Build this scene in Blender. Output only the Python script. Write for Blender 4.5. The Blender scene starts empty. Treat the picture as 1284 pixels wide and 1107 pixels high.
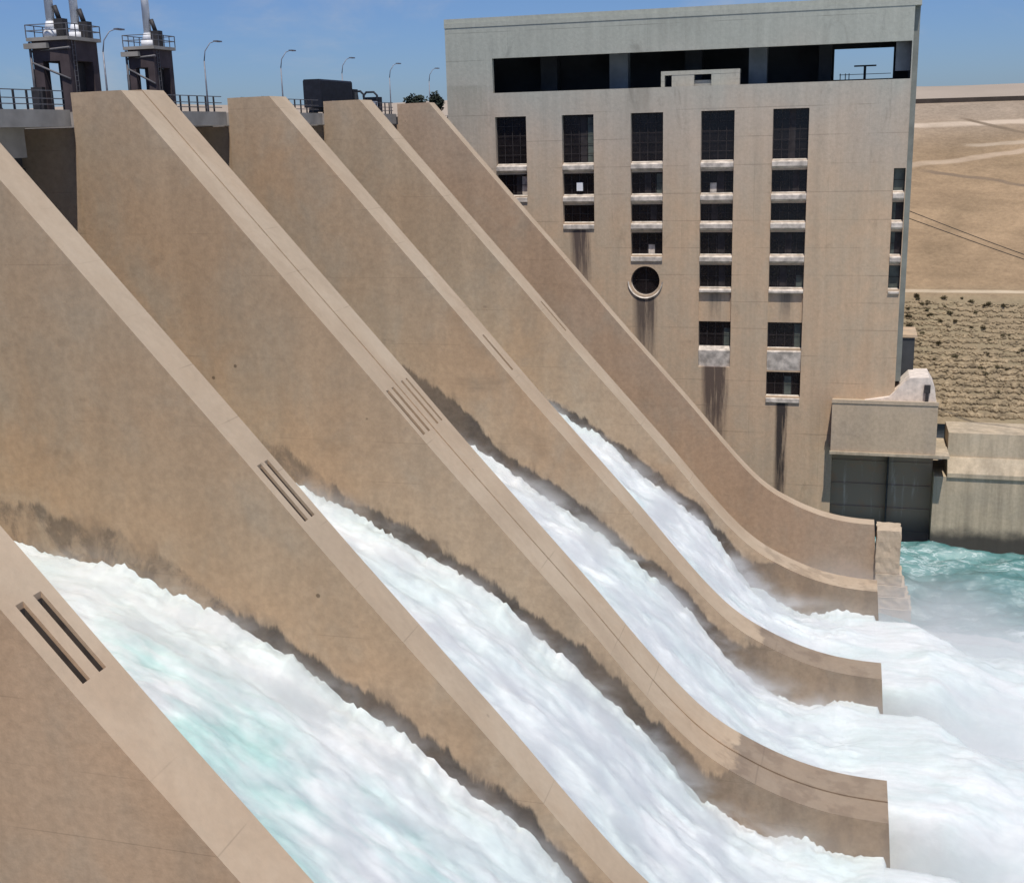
import bpy, bmesh, math, random
from mathutils import Vector, Matrix, noise
random.seed(7)
R = math.radians
C = bpy.context.scene
COL = C.collection

# ------------------------------------------------------------------ helpers
class MB:
    def __init__(self): self.v = []; self.f = []; self.sm = []
    def face(self, pts, smooth=False):
        i = len(self.v); self.v += [tuple(p) for p in pts]; self.f.append(tuple(range(i, i+len(pts)))); self.sm.append(smooth)
    def mesh(self, vs, fs, smooth=False):
        i = len(self.v); self.v += [tuple(p) for p in vs]
        for q in fs: self.f.append(tuple(i+k for k in q)); self.sm.append(smooth)
    def box(self, x0, x1, y0, y1, z0, z1):
        vs = [(x, y, z) for z in (z0, z1) for y in (y0, y1) for x in (x0, x1)]
        self.mesh(vs, [(0,2,3,1),(4,5,7,6),(0,1,5,4),(2,6,7,3),(0,4,6,2),(1,3,7,5)])
    def prism(self, poly, a0, a1, axis='y'):
        n = len(poly)
        def P(q, a):
            return (q[0], a, q[1]) if axis == 'y' else ((a, q[0], q[1]) if axis == 'x' else (q[0], q[1], a))
        vs = [P(q, a0) for q in poly]+[P(q, a1) for q in poly]
        fs = [tuple(range(n)), tuple(range(2*n-1, n-1, -1))]
        for i in range(n):
            j = (i+1) % n; fs.append((i, i+n, j+n, j))
        self.mesh(vs, fs)
    def tube(self, pts, r, n=8, r1=None, cap=True):
        pts = [Vector(p) for p in pts]; r1 = r if r1 is None else r1
        rings = []
        for i, p in enumerate(pts):
            a = pts[max(i-1, 0)]; b = pts[min(i+1, len(pts)-1)]; d = (b-a).normalized()
            u = d.orthogonal().normalized() if abs(d.z) > .99 else d.cross(Vector((0,0,1))).normalized()
            w = d.cross(u); rr = r+(r1-r)*i/max(1, len(pts)-1)
            rings.append([p+rr*(math.cos(2*math.pi*k/n)*u+math.sin(2*math.pi*k/n)*w) for k in range(n)])
        vs = [q for g in rings for q in g]; fs = []
        for i in range(len(pts)-1):
            for k in range(n):
                l = (k+1) % n; fs.append((i*n+k, i*n+l, (i+1)*n+l, (i+1)*n+k))
        self.mesh(vs, fs, True)
        if cap: self.face(rings[0][::-1]); self.face(rings[-1])
    def bar(self, p, q, w): self.tube([p, q], w/2*1.2, 4)
    def build(self, name, mat, parent=None, fix=True):
        me = bpy.data.meshes.new(name); o = (parent.location if parent else Vector((0,0,0)))
        if parent and parent.parent: o = parent['org']
        org = Vector(o)
        me.from_pydata([(x-org.x, y-org.y, z-org.z) for x, y, z in self.v], [], self.f)
        me.polygons.foreach_set('use_smooth', self.sm)
        if fix:
            bm = bmesh.new(); bm.from_mesh(me); bmesh.ops.remove_doubles(bm, verts=bm.verts, dist=1e-4)
            bmesh.ops.recalc_face_normals(bm, faces=bm.faces); bm.to_mesh(me); bm.free()
        me.materials.append(mat)
        ob = bpy.data.objects.new(name, me); COL.objects.link(ob)
        if parent: ob.parent = parent; ob['org'] = list(org)
        return ob
def tag(o, label=None, cat=None, group=None, kind=None):
    if label: o['label'] = label
    if cat: o['category'] = cat
    if group: o['group'] = group
    if kind: o['kind'] = kind
    return o
def empty(name, loc): 
    o = bpy.data.objects.new(name, None); o.empty_display_size = .5; COL.objects.link(o); o.location = loc; return o
def copy_tree(o, parent=None):
    c = o.copy(); COL.objects.link(c); c.parent = parent
    for ch in list(o.children): copy_tree(ch, c)
    return c
def interp(t, x):
    if x <= t[0][0]: return t[0][1]
    for (a, b), (c, d) in zip(t, t[1:]):
        if x <= c: return b+(d-b)*(x-a)/(c-a)
    return t[-1][1]
def sst(a, b, x):
    t = max(0, min(1, (x-a)/(b-a))); return t*t*(3-2*t)
nz = lambda x, y, z=0.: noise.noise((x, y, z))

# ------------------------------------------------------------------ materials
class Mat:
    def __init__(self, name, rough=.85, spec=.25):
        self.m = bpy.data.materials.new(name); self.m.use_nodes = True
        self.t = self.m.node_tree; self.b = self.t.nodes['Principled BSDF']
        self.b.inputs['Roughness'].default_value = rough; self.b.inputs['Specular IOR Level'].default_value = spec
        self.pos = self.t.nodes.new('ShaderNodeNewGeometry').outputs['Position']
    def L(self, a, b): self.t.links.new(a, b)
    def setin(self, s, v):
        if isinstance(v, bpy.types.NodeSocket): self.L(v, s)
        elif isinstance(v, tuple) and len(v) == 3 and s.type == 'RGBA': s.default_value = (*v, 1)
        else: s.default_value = v
    def vmul(self, s):
        n = self.t.nodes.new('ShaderNodeVectorMath'); n.operation = 'MULTIPLY'; self.L(self.pos, n.inputs[0]); n.inputs[1].default_value = s
        return n.outputs[0]
    def noise(self, s, detail=4, rough=.55, dist=0, off=0):
        v = self.vmul(s if isinstance(s, tuple) else (s, s, s))
        n = self.t.nodes.new('ShaderNodeTexNoise'); n.noise_dimensions = '4D'; self.L(v, n.inputs['Vector']); n.inputs['Scale'].default_value = 1
        n.inputs['W'].default_value = off
        n.inputs['Detail'].default_value = detail; n.inputs['Roughness'].default_value = rough; n.inputs['Distortion'].default_value = dist
        return n.outputs['Fac']
    def map(self, x, a, b, c=0., d=1., smooth=True):
        n = self.t.nodes.new('ShaderNodeMapRange'); n.interpolation_type = 'SMOOTHSTEP' if smooth else 'LINEAR'
        self.setin(n.inputs['Value'], x); self.setin(n.inputs['From Min'], a); self.setin(n.inputs['From Max'], b)
        self.setin(n.inputs['To Min'], c); self.setin(n.inputs['To Max'], d); return n.outputs['Result']
    def math(self, op, a, b=0., c=0.):
        n = self.t.nodes.new('ShaderNodeMath'); n.operation = op
        self.setin(n.inputs[0], a); self.setin(n.inputs[1], b); self.setin(n.inputs[2], c); return n.outputs[0]
    def mix(self, f, a, b, mode='MIX'):
        n = self.t.nodes.new('ShaderNodeMix'); n.data_type = 'RGBA'; n.blend_type = mode
        self.setin(n.inputs[0], f); self.setin(n.inputs[6], a); self.setin(n.inputs[7], b); return n.outputs[2]
    def xyz(self):
        n = self.t.nodes.new('ShaderNodeSeparateXYZ'); self.L(self.pos, n.inputs[0]); return n.outputs
    def scale(self, c, f):
        n = self.t.nodes.new('ShaderNodeVectorMath'); n.operation = 'SCALE'; self.setin(n.inputs[0], c); self.setin(n.inputs['Scale'], f); return n.outputs[0]
    def bump(self, h, strength=.3, dist=.1):
        n = self.t.nodes.new('ShaderNodeBump'); n.inputs['Strength'].default_value = strength; n.inputs['Distance'].default_value = dist
        self.L(h, n.inputs['Height']); self.L(n.outputs[0], self.b.inputs['Normal'])
    def curve(self, x, table, x0, x1, z0, z1):
        n = self.t.nodes.new('ShaderNodeFloatCurve'); c = n.mapping.curves[0]
        pts = [((a-x0)/(x1-x0), (b-z0)/(z1-z0)) for a, b in table]
        c.points[0].location = pts[0]; c.points[1].location = pts[-1]
        for q in pts[1:-1]: c.points.new(*q)
        for q in c.points: q.handle_type = 'VECTOR'
        n.mapping.update(); self.L(self.map(x, x0, x1, 0, 1, False), n.inputs['Value'])
        return self.map(n.outputs[0], 0, 1, z0, z1, False)
    def out(self, c, rough=None):
        self.setin(self.b.inputs['Base Color'], c)
        if rough is not None: self.setin(self.b.inputs['Roughness'], rough)
        return self.m
def plain(name, c, rough=.7, metal=0., var=.25, sc=1.5, spec=.25):
    m = Mat(name, rough, spec); n = m.noise(sc, 5); m.b.inputs['Metallic'].default_value = metal
    return m.out(m.scale(c, m.map(n, .25, .75, 1-var, 1+var)))

# crest profile of every divider wall, and the water line in the running bays
CREST = [(-55.4,63.4),(-51.2,63.45),(-46,57.47),(-40,50.62),(-34,43.81),(-28,36.84),(-22,30.13),(-18,25.67),(-14,20.9),(-11,17.6),
         (-8.5,15.4),(-6,14.05),(-3.5,12.95),(-1,12.2),(1.5,11.8),(4.4,11.68)]
WATER = [(-60,38.5),(-52,36.6),(-49,36),(-45.8,35.6),(-41.6,34.85),(-39.3,34.0),(-36,32.8),(-34,32.0),(-30.4,29.9),(-26.6,27.5),(-23.4,25.4),
         (-21.3,23.7),(-18,21.4),(-14.7,18.7),(-12,15.9),(-9,12.9),(-6,10.6),(-3,9.4),(0,8.9),(5,9.0)]
def zw(x): return interp(WATER, x)

def concrete(name, wet=True, crestwet=True, tan=(.43,.32,.215), org=(.445,.305,.19), grey=(.385,.325,.245)):
    m = Mat(name, .9, .2)
    big = m.noise((.05,.09,.055), 3, .5, .6); mid = m.noise((.22,.22,.16), 5, .6, .4, 3)
    streak = m.noise((.35,.35,.05), 4, .6, .5, 7); fine = m.noise(2.2, 6, .65, 0, 1); spots = m.noise((.35,.5,.5), 6, .7, .3, 11)
    c = m.mix(m.map(big, .38, .66), tan, org)
    c = m.mix(m.map(mid, .42, .75, 0, .6), c, grey)
    v = m.math('MULTIPLY', m.map(streak, .25, .75, .92, 1.08), m.map(fine, .2, .8, .86, 1.12))
    v = m.math('MULTIPLY', v, m.map(spots, .63, .74, 1, .72)); smud = m.noise((.13,.3,.2), 5, .62, 1.2, 27); v = m.math('MULTIPLY', v, m.map(smud, .54, .74, 1, .85))
    x, y, z = m.xyz()
    # faint lift joints left by the pours
    zz = m.math('ADD', z, m.math('MULTIPLY', m.noise((.05,.05,.05), 2), .3))
    fr = m.math('FRACT', m.math('DIVIDE', zz, 3.05))
    jn = m.map(m.math('ABSOLUTE', m.math('SUBTRACT', fr, .5)), 0, .014, .78, 1.)
    jn = m.mix(m.map(m.noise((.11,.2,.2), 2, .5, 0, 5), .5, .62), (1,1,1), jn)
    c = m.scale(c, v); vo = m.t.nodes.new('ShaderNodeTexVoronoi'); vo.inputs['Scale'].default_value = .2; m.L(m.pos, vo.inputs['Vector']); c = m.scale(c, m.map(vo.outputs['Distance'], .018, .034, .45, 1)); pale = m.noise((.28,.3,.4), 6, .7, 1.5, 33); c = m.mix(m.map(pale, .66, .76, 0, .35), c, (.52,.46,.37))
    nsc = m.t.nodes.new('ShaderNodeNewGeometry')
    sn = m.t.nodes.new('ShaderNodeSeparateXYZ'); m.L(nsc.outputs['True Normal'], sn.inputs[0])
    # upward faces painted paler: sunlight on the crests put into the colour
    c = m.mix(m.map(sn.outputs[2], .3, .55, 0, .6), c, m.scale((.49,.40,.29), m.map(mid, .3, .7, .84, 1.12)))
    c = m.mix(1, c, jn, 'MULTIPLY')
    rough = .9
    if wet:
        w = m.curve(x, WATER, -60, 6, 0, 64)
        up = m.math('SUBTRACT', z, w)
        h = m.map(x, -34, -41, 1.5, 2.7); h = m.math('ADD', h, m.math('MULTIPLY', m.map(x, -29, -36, 0, 2.2), m.math('MULTIPLY', m.map(y, 100, 102, 0, 1), m.map(y, 110, 108, 0, 1))))
        h = m.math('ADD', h, m.map(x, -9, -2, 0, 6.5))
        brk = m.map(m.noise((.45,.45,.3), 6, .72, 1, 51), .40, .62, .25, 1); brk = m.math('MAXIMUM', brk, m.map(x, -37, -33, 0, 1)); brk = m.math('MAXIMUM', brk, m.math('MULTIPLY', m.map(y, 100, 102, 0, .95), m.map(y, 110, 108, 0, 1))); amt = m.math('MULTIPLY', m.math('MULTIPLY', brk, m.map(x, -33, -41, 1, .7)), m.map(x, -13, -4, 1, .42))
        jag = m.math('MULTIPLY', m.math('SUBTRACT', m.noise((.75,.75,.16), 7, .72, .3, 2), .5), 3.0)
        jag = m.math('ADD', jag, m.math('MULTIPLY', m.math('SUBTRACT', m.noise((.10,.16,.1), 3, .6, 0, 21), .5), 4.0))
        d = m.math('SUBTRACT', m.math('ADD', up, jag), h)
        k = m.map(d, -.3, .22, 1, 0)
        if not crestwet: k = m.math('MULTIPLY', k, m.map(sn.outputs[2], .3, .6, 1, 0))
        c = m.mix(m.math('MULTIPLY', amt, m.math('MULTIPLY', k, m.map(mid, .3, .7, .85, .98))), c, m.scale((.078,.064,.054), m.map(fine, .2, .8, .7, 1.3)))
        # mud-coloured tide mark just above the wet band
        k2 = m.math('MULTIPLY', m.map(d, .2, 1.2, 1, 0), m.map(m.noise((.5,.5,.2), 4, .6, 0, 31), .48, .6, 0, .35))
        c = m.mix(k2, c, (.17,.125,.09))
        rough = m.map(k, 0, 1, .9, .42)
    m.bump(m.math('ADD', fine, m.math('MULTIPLY', mid, 1.5)), .2, .1)
    return m.out(c, rough)
M = {}
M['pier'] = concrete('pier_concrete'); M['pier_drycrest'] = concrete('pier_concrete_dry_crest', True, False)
M['pier_dry'] = concrete('pier_concrete_dry', False, tan=(.43,.315,.22), org=(.44,.305,.20))
M['pier_rust'] = concrete('pier_concrete_rusty', False, tan=(.50,.37,.25), org=(.55,.365,.225), grey=(.46,.365,.26))
M['slot'] = plain('slot_concrete_shaded', (.075,.06,.05), .95)  # very dark albedo: shade inside the slots put into the colour
M['footing'] = concrete('footing_concrete', False, tan=(.50,.40,.285), org=(.48,.365,.25), grey=(.42,.35,.27))
M['chute'] = concrete('chute_concrete', False, tan=(.2,.16,.13), org=(.22,.16,.12), grey=(.2,.19,.17))
M['beam'] = plain('bridge_concrete', (.30,.28,.25), .9, 0, .2, .5)
M['asphalt'] = plain('road_asphalt', (.07,.068,.065), .95)
M['steel_dark'] = plain('dark_steel', (.05,.047,.048), .6, .2)
M['steel_rail'] = plain('rail_steel', (.16,.155,.16), .6, .3)
M['gate'] = plain('gate_steel', (.075,.07,.068), .7, .1, .35, .4)
M['tower'] = plain('tower_concrete', (.075,.058,.06), .9, 0, .3, .6)
M['white_steel'] = plain('white_painted_steel', (.75,.76,.78), .4, 0, .08)
M['lamp'] = plain('lamp_galvanised', (.22,.22,.24), .5, .4)
M['truck_dark'] = plain('truck_tarpaulin', (.018,.02,.028), .6, 0, .3)
M['tyre'] = plain('tyre_rubber', (.02,.02,.02), .9)
M['glass_dark'] = plain('dark_glass', (.012,.010,.011), .25, 0, .3, .8, .4)
M['frame_dark'] = plain('window_frame_steel', (.04,.034,.034), .6, 0, .3)
M['sill'] = plain('sill_concrete', (.55,.49,.42), .85, 0, .42, 1.1)
M['corner'] = plain('corner_concrete_shaded', (.20,.21,.19), .9, 0, .2, .4)  # shade on the set-back strip put into a darker colour
M['pane_green'] = plain('grey_green_glass', (.10,.115,.10), .4, 0, .3, .8)
M['inner'] = plain('inner_concrete_shaded', (.055,.058,.062), .95, 0, .25, .3)  # gallery depth shade painted in as a near-black albedo
M['pillar'] = plain('inner_pillar', (.22,.24,.25), .9, 0, .2, .4)
M['rubble'] = plain('pale_rubble', (.70,.62,.54), .95, 0, .2, 1.2)
M['bark'] = plain('bark', (.10,.075,.05), .95)
M['leaf'] = plain('shrub_leaves', (.085,.07,.032), .8, 0, .45, 3)
M['leaf_dark'] = plain('dark_leaves', (.022,.03,.02), .8, 0, .45, 3)
M['cable'] = plain('cable_black', (.03,.028,.026), .7)
M['rut'] = plain('dark_parapet', (.07,.055,.045), .95, 0, .2, .4)

def facade_mat():
    m = Mat('facade_concrete', .9, .2); x, y, z = m.xyz()
    big = m.noise((.07,.07,.05), 4, .55, .5); mid = m.noise((.3,.3,.22), 5, .6, .3, 4); streak = m.noise((.8,.8,.03), 5, .65, 0, 9); fine = m.noise(2.5, 5, .6)
    zz = m.math('ADD', z, m.math('MULTIPLY', m.math('SUBTRACT', big, .5), 22))
    low = m.mix(m.map(mid, .35, .7), (.57,.415,.275), (.51,.40,.28))
    c = m.mix(m.map(zz, 44, 68), low, (.485,.425,.35))
    c = m.mix(m.map(zz, 58, 72, 0, .85), c, (.39,.415,.36))
    blot = m.noise((.25,.25,.12), 6, .68, 1, 41); v = m.math('MULTIPLY', m.math('MULTIPLY', m.map(streak, .25, .75, .90, 1.06), m.map(blot, .56, .74, 1, .76)), m.map(fine, .2, .8, .9, 1.07))
    c = m.scale(c, v)
    def line(val, per, w, dark, off=0):
        fr = m.math('FRACT', m.math('DIVIDE', m.math('ADD', val, off), per))
        return m.map(m.math('ABSOLUTE', m.math('SUBTRACT', fr, .5)), 0, w, dark, 1.)
    part = m.map(m.noise((.12,.12,.35), 2, .5, 0, 6), .42, .58)
    jn = m.mix(part, (1,1,1), line(z, 3.83, .022, .68, 1.2)); c = m.mix(1, c, jn, 'MULTIPLY')
    jv = m.mix(m.map(m.noise((.2,.2,.08), 2, .5, 0, 16), .5, .6), (1,1,1), line(x, 5.02, .008, .8, .6)); c = m.mix(1, c, jv, 'MULTIPLY')
    # rust and damp runs below the openings
    def run(xc, w, ztop, zbot, amt, col):
        global_n = m.noise((1.6,1.6,.12), 5, .7, 0, xc)
        a = m.math('ABSOLUTE', m.math('SUBTRACT', x, m.math('ADD', xc, m.math('MULTIPLY', m.math('SUBTRACT', global_n, .5), w))))
        k = m.math('MULTIPLY', m.map(a, w*.35, w, 1, 0), m.map(z, zbot, ztop, 0, 1, False))
        k = m.math('MULTIPLY', k, m.map(z, ztop, ztop+.5, 1, 0)); k = m.math('MULTIPLY', k, m.map(global_n, .3, .6, .35, 1))
        return m.mix(m.math('MULTIPLY', k, amt), c, col)
    for a in ((-28.5,2.0,35.5,22,1.5,(.13,.10,.08)),(-18.3,2.2,26,8,1.8,(.13,.095,.075)),(-8.5,1.1,21,-8,1.6,(.055,.045,.04)),
              (-38,1.8,45.2,33,1.5,(.12,.09,.075)),(-8.4,1.2,37.2,31,.9,(.1,.09,.08)),(-18.3,1.3,37.2,31,.9,(.1,.09,.08)),(-29.5,2.5,65,56,.35,(.16,.15,.12)),
              (-48,1.5,50,40,.8,(.14,.11,.09)),(-24,6,74,70,.3,(.2,.2,.17)),(-55,4,66,56,.4,(.22,.22,.17))): c = run(*a)
    m.bump(m.math('ADD', fine, mid), .25, .1)
    return m.out(c)
M['facade'] = facade_mat()
def quay_mat():
    m = Mat('quay_concrete', .9, .2); x, y, z = m.xyz()
    mid = m.noise((.3,.3,.3), 5, .6); streak = m.noise((.7,.7,.04), 5, .65, 0, 3); fine = m.noise(2.5, 5)
    c = m.mix(m.map(mid, .35, .7), (.50,.41,.29), (.44,.37,.27))
    c = m.scale(c, m.math('MULTIPLY', m.map(streak, .25, .75, .72, 1.15), m.map(fine, .2, .8, .9, 1.08)))
    k = m.map(m.math('ADD', z, m.math('MULTIPLY', m.math('SUBTRACT', m.noise((.25,.25,.25), 5, .6, 0, 9), .5), 3.5)), 1.3, 3.6, 1, 0)
    c = m.mix(m.math('MULTIPLY', k, .93), c, (.045,.042,.038)); m.bump(fine, .3, .1)
    return m.out(c)
M['quay'] = quay_mat()
def panel_mat():
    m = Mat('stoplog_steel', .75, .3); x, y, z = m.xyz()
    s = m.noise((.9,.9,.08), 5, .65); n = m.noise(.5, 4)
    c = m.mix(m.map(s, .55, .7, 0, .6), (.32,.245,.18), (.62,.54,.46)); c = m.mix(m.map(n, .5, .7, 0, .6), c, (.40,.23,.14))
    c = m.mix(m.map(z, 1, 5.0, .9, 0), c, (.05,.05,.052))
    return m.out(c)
M['panel'] = panel_mat()
def earth_mat():
    m = Mat('embankment_earth', .95, .1); x, y, z = m.xyz()
    big = m.noise((.03,.03,.05), 5, .55, .8); mid = m.noise((.12,.16,.3), 6, .65, .4, 5); fine = m.noise(1.2, 6, .7)
    c = m.mix(m.map(big, .35, .68), (.36,.255,.155), (.285,.205,.125))
    low = m.mix(m.map(mid, .35, .65), (.34,.265,.17), (.25,.205,.13))
    c = m.mix(m.map(z, 31, 33.5, 1, 0), c, low)
    c = m.mix(m.map(z, 52, 62, 0, .55), c, (.36,.31,.255))
    c = m.scale(c, m.math('MULTIPLY', m.map(mid, .25, .75, .82, 1.15), m.map(fine, .2, .8, .8, 1.15)))
    wob = m.math('MULTIPLY', m.math('SUBTRACT', m.noise((.06,.06,.06), 3, .5, 0, 40), .5), 4)
    def road(x0, y0, k, w, col, amt, xa, xb):
        d = m.math('ABSOLUTE', m.math('ADD', wob, m.math('SUBTRACT', y, m.math('ADD', y0, m.math('MULTIPLY', m.math('SUBTRACT', x, x0), k)))))
        f = m.math('MULTIPLY', m.map(d, w*.4, w*1.2, 1, 0), m.math('MULTIPLY', m.map(x, xa-3, xa+1, 0, 1), m.map(x, xb-1, xb+4, 1, 0)))
        return m.mix(m.math('MULTIPLY', f, m.math('MULTIPLY', amt, m.map(mid, .3, .6, .6, 1))), c, col)
    c = road(0, 287, .09, 1.7, (.56,.46,.35), .9, -50, 200); c = road(4, 262, .36, 1.6, (.50,.39,.28), .8, -10, 200)
    c = road(26, 277, .02, 1.2, (.52,.43,.32), .6, 24, 40)
    c = road(26, 290, -.85, 1.0, (.19,.145,.10), .95, 24, 60); c = road(13, 262, -.42, .9, (.2,.15,.105), .9, 15, 60)
    wob = m.math('MULTIPLY', wob, .15); c = road(0, 209, .002, 1.2, (.58,.48,.34), 1.0, -50, 300)
    m.bump(m.math('ADD', fine, m.math('MULTIPLY', mid, 3)), .5, .4)
    return m.out(c)
M['earth'] = earth_mat()
M['rock'] = plain('riprap_rock', (.29,.225,.14), .95, 0, .5, .7)
M['hill'] = plain('far_hill_earth', (.37,.31,.245), .95, 0, .12, .004)
def chutewater_mat():
    m = Mat('white_water', .6, .25); x, y, z = m.xyz()
    a = m.noise((.10,.30,.12), 5, .6, .5, 2); b = m.noise((.35,.9,.4), 6, .65, .4, 5); f = m.noise((1.5,2.6,1.5), 5, .65, .2, 8)
    near = m.map(y, 63, 58, 0, 1)
    # green core of the nearest jet
    core = m.math('MULTIPLY', near, m.math('MULTIPLY', m.map(y, 43.5, 47, 0, 1), m.map(y, 57, 52.5, 0, 1)))
    t = m.math('MULTIPLY', m.map(a, .36, .66), m.math('ADD', .34, m.math('MULTIPLY', core, .66)))
    st = m.noise((.10,1.5,.16), 5, .68, .35, 12); c = m.mix(t, (.74,.765,.755), (.42,.63,.59)); c = m.scale(c, m.map(st, .3, .66, 1.03, .91))
    c = m.mix(m.math('MULTIPLY', m.map(b, .46, .70), .30), c, (.57,.67,.68))
    c = m.scale(c, m.map(f, .2, .8, .92, 1.05))
    h = m.math('ADD', m.math('MULTIPLY', b, 1.3), m.math('MULTIPLY', f, .6)); m.bump(h, .16, .3)
    pass
    return m.out(c)
M['white_water'] = chutewater_mat()
def river_mat():
    m = Mat('river_water', .12, .5); x, y, z = m.xyz()
    a = m.noise((.06,.12,.5), 4, .6, .8, 2); b = m.noise((.22,.55,.5), 6, .62, 1.2, 5); f = m.noise((1.1,2.2,1.1), 6, .7, .6, 8)
    c = m.mix(m.map(a, .35, .66), (.05,.165,.16), (.15,.31,.30))
    ridge = m.math('ABSOLUTE', m.math('SUBTRACT', b, .5))
    k = m.math('MULTIPLY', m.map(ridge, .0, .05, .8, 0), m.map(a, .45, .62, .0, .7))
    far = m.math('ADD', y, m.math('MULTIPLY', m.math('SUBTRACT', a, .5), 18))
    k = m.math('MAXIMUM', k, m.math('MULTIPLY', m.map(far, 147, 139, 0, 1), m.map(f, .25, .6, .55, 1)))
    k = m.math('MULTIPLY', k, m.map(f, .3, .55, .35, 1))
    c = m.mix(k, c, (.74,.82,.83)); m.bump(m.math('ADD', b, m.math('MULTIPLY', f, .4)), .6, .5)
    return m.out(c, m.map(k, 0, 1, .16, .65))
M['river'] = river_mat()

# ------------------------------------------------------------------ camera, light, sky
cam = bpy.data.objects.new('camera', bpy.data.cameras.new('camera')); COL.objects.link(cam); C.camera = cam
right = Vector((.96408521,.26429505,-.02622677)); down = Vector((.04165226,-.24798194,-.96786882)); fwd = Vector((-.2623067,.9320156,-.25008421))
m3 = Matrix((right, -down, -fwd)).transposed()
cam.matrix_world = Matrix.Translation((0,0,60)) @ m3.to_4x4()
cam.data.sensor_fit = 'HORIZONTAL'; cam.data.sensor_width = 36; cam.data.lens = 1515.84/1284*36; cam.data.clip_start = .5; cam.data.clip_end = 30000
sun_dir = Vector((.10,-.37,.92)).normalized()
sun = bpy.data.objects.new('sun', bpy.data.lights.new('sun', 'SUN')); COL.objects.link(sun)
sun.rotation_euler = (-sun_dir).to_track_quat('-Z', 'Y').to_euler(); sun.data.energy = 4.0; sun.data.angle = R(.53); sun.data.color = (1,.935,.85)
W = bpy.data.worlds.new('World'); C.world = W; W.use_nodes = True
nt = W.node_tree; bg = nt.nodes['Background']; sky = nt.nodes.new('ShaderNodeTexSky'); sky.sky_type = 'NISHITA'; sky.sun_disc = False
sky.sun_elevation = math.asin(sun_dir.z); sky.sun_rotation = math.atan2(sun_dir.x, sun_dir.y); sky.altitude = 300; sky.air_density = 1.0; sky.dust_density = .7; sky.ozone_density = 3.0
tc = nt.nodes.new('ShaderNodeTexCoord'); mp = nt.nodes.new('ShaderNodeMapping'); mp.inputs['Scale'].default_value = (1.6,1.6,4); mp.inputs['Location'].default_value = (.35,.2,.1)
cn = nt.nodes.new('ShaderNodeTexNoise'); cn.inputs['Scale'].default_value = 3.2; cn.inputs['Detail'].default_value = 7; cn.inputs['Roughness'].default_value = .6; cn.inputs['Distortion'].default_value = .4
cr = nt.nodes.new('ShaderNodeMapRange'); cr.interpolation_type = 'SMOOTHSTEP'; cr.inputs['From Min'].default_value = .45; cr.inputs['From Max'].default_value = .75; cr.inputs['To Max'].default_value = .5
mx = nt.nodes.new('ShaderNodeMix'); mx.data_type = 'RGBA'; mx.inputs[7].default_value = (5.5,5.6,5.9,1)
nt.links.new(tc.outputs['Generated'], mp.inputs[0]); nt.links.new(mp.outputs[0], cn.inputs['Vector']); nt.links.new(cn.outputs['Fac'], cr.inputs['Value'])
nt.links.new(cr.outputs[0], mx.inputs[0]); tn = nt.nodes.new('ShaderNodeMix'); tn.data_type = 'RGBA'; tn.blend_type = 'MULTIPLY'; tn.inputs[0].default_value = 1; tn.inputs[7].default_value = (.53,.69,1.04,1)
nt.links.new(sky.outputs[0], tn.inputs[6]); nt.links.new(tn.outputs[2], mx.inputs[6]); nt.links.new(mx.outputs[2], bg.inputs['Color'])
bg.inputs['Strength'].default_value = .09
C.view_settings.view_transform = 'Standard'; C.view_settings.look = 'None'; C.view_settings.exposure = 0; C.view_settings.gamma = 1
C.cycles.max_bounces = 8; C.cycles.use_denoising = True; C.cycles.volume_step_rate = .35; C.cycles.volume_bounces = 2; C.cycles.volume_max_steps = 96

# ------------------------------------------------------------------ spillway divider walls
def pier_mesh(y0, y1, lift=0.):
    mb = MB(); xs = []
    x = -55.4
    while x < 4.39: xs.append(x); x += .6
    xs += [4.4]
    for q, _ in CREST:
        if all(abs(q-k) > .12 for k in xs): xs.append(q)
    xs.sort()
    # smooth the polyline a little so that the bucket reads as a curve
    def cz(x):
        if x < -50.2: return interp(CREST, x)
        w = [interp(CREST, max(-51.2, min(4.4, x+d))) for d in (-1.2,-.6,0,.6,1.2)]; return sum(w)/5
    n = len(xs);     vs = []; fs = []
    top = [(x, cz(x)+lift) for x in xs]; bot = [(x, -4) for x in xs[:-1]]+[(5.6, -4)]
    k = len(top)
    for Y in (y0, y1):
        vs += [(a, Y, b) for a, b in top]+[(a, Y, b) for a, b in bot]
    for i in range(k-1):
        fs.append((i, k+i, k+i+1, i+1)); o = 2*k
        fs.append((o+i, o+i+1, o+k+i+1, o+k+i)); fs.append((i, i+1, o+i+1, o+i)); fs.append((k+i, o+k+i, o+k+i+1, k+i+1))
    o = 2*k; fs.append((0, o, o+k, k)); fs.append((k-1, 2*k-1, o+2*k-1, o+k-1))
    mb.mesh(vs, fs); mb.box(-64.5, -55.403, y0+.45, y1-.45, -4, 60.9); return mb
def slot_prism(y0, y1, x0=-32.2, x1=-29.45, lo=-1.1, hi=.6):
    mb = MB(); mb.prism([(x0, interp(CREST, x0)+hi), (x1, interp(CREST, x1)+hi), (x1, interp(CREST, x1)+lo), (x0, interp(CREST, x0)+lo)], y0, y1); return mb
def cut(ob, cutters):
    bpy.context.view_layer.update()
    cs = []
    for c in cutters:
        o = c.build('cutter', M['slot']); cs.append(o)
        md = ob.modifiers.new('b', 'BOOLEAN'); md.operation = 'DIFFERENCE'; md.object = o; md.solver = 'EXACT'
    bpy.context.view_layer.update()
    dg = bpy.context.evaluated_depsgraph_get(); me = bpy.data.meshes.new_from_object(ob.evaluated_get(dg)); old = ob.data
    ob.modifiers.clear(); ob.data = me; bpy.data.meshes.remove(old)
    me.materials.clear(); me.materials.append(ob_mat)
    for o in cs:
        d = o.data; bpy.data.objects.remove(o); bpy.data.meshes.remove(d)
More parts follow.
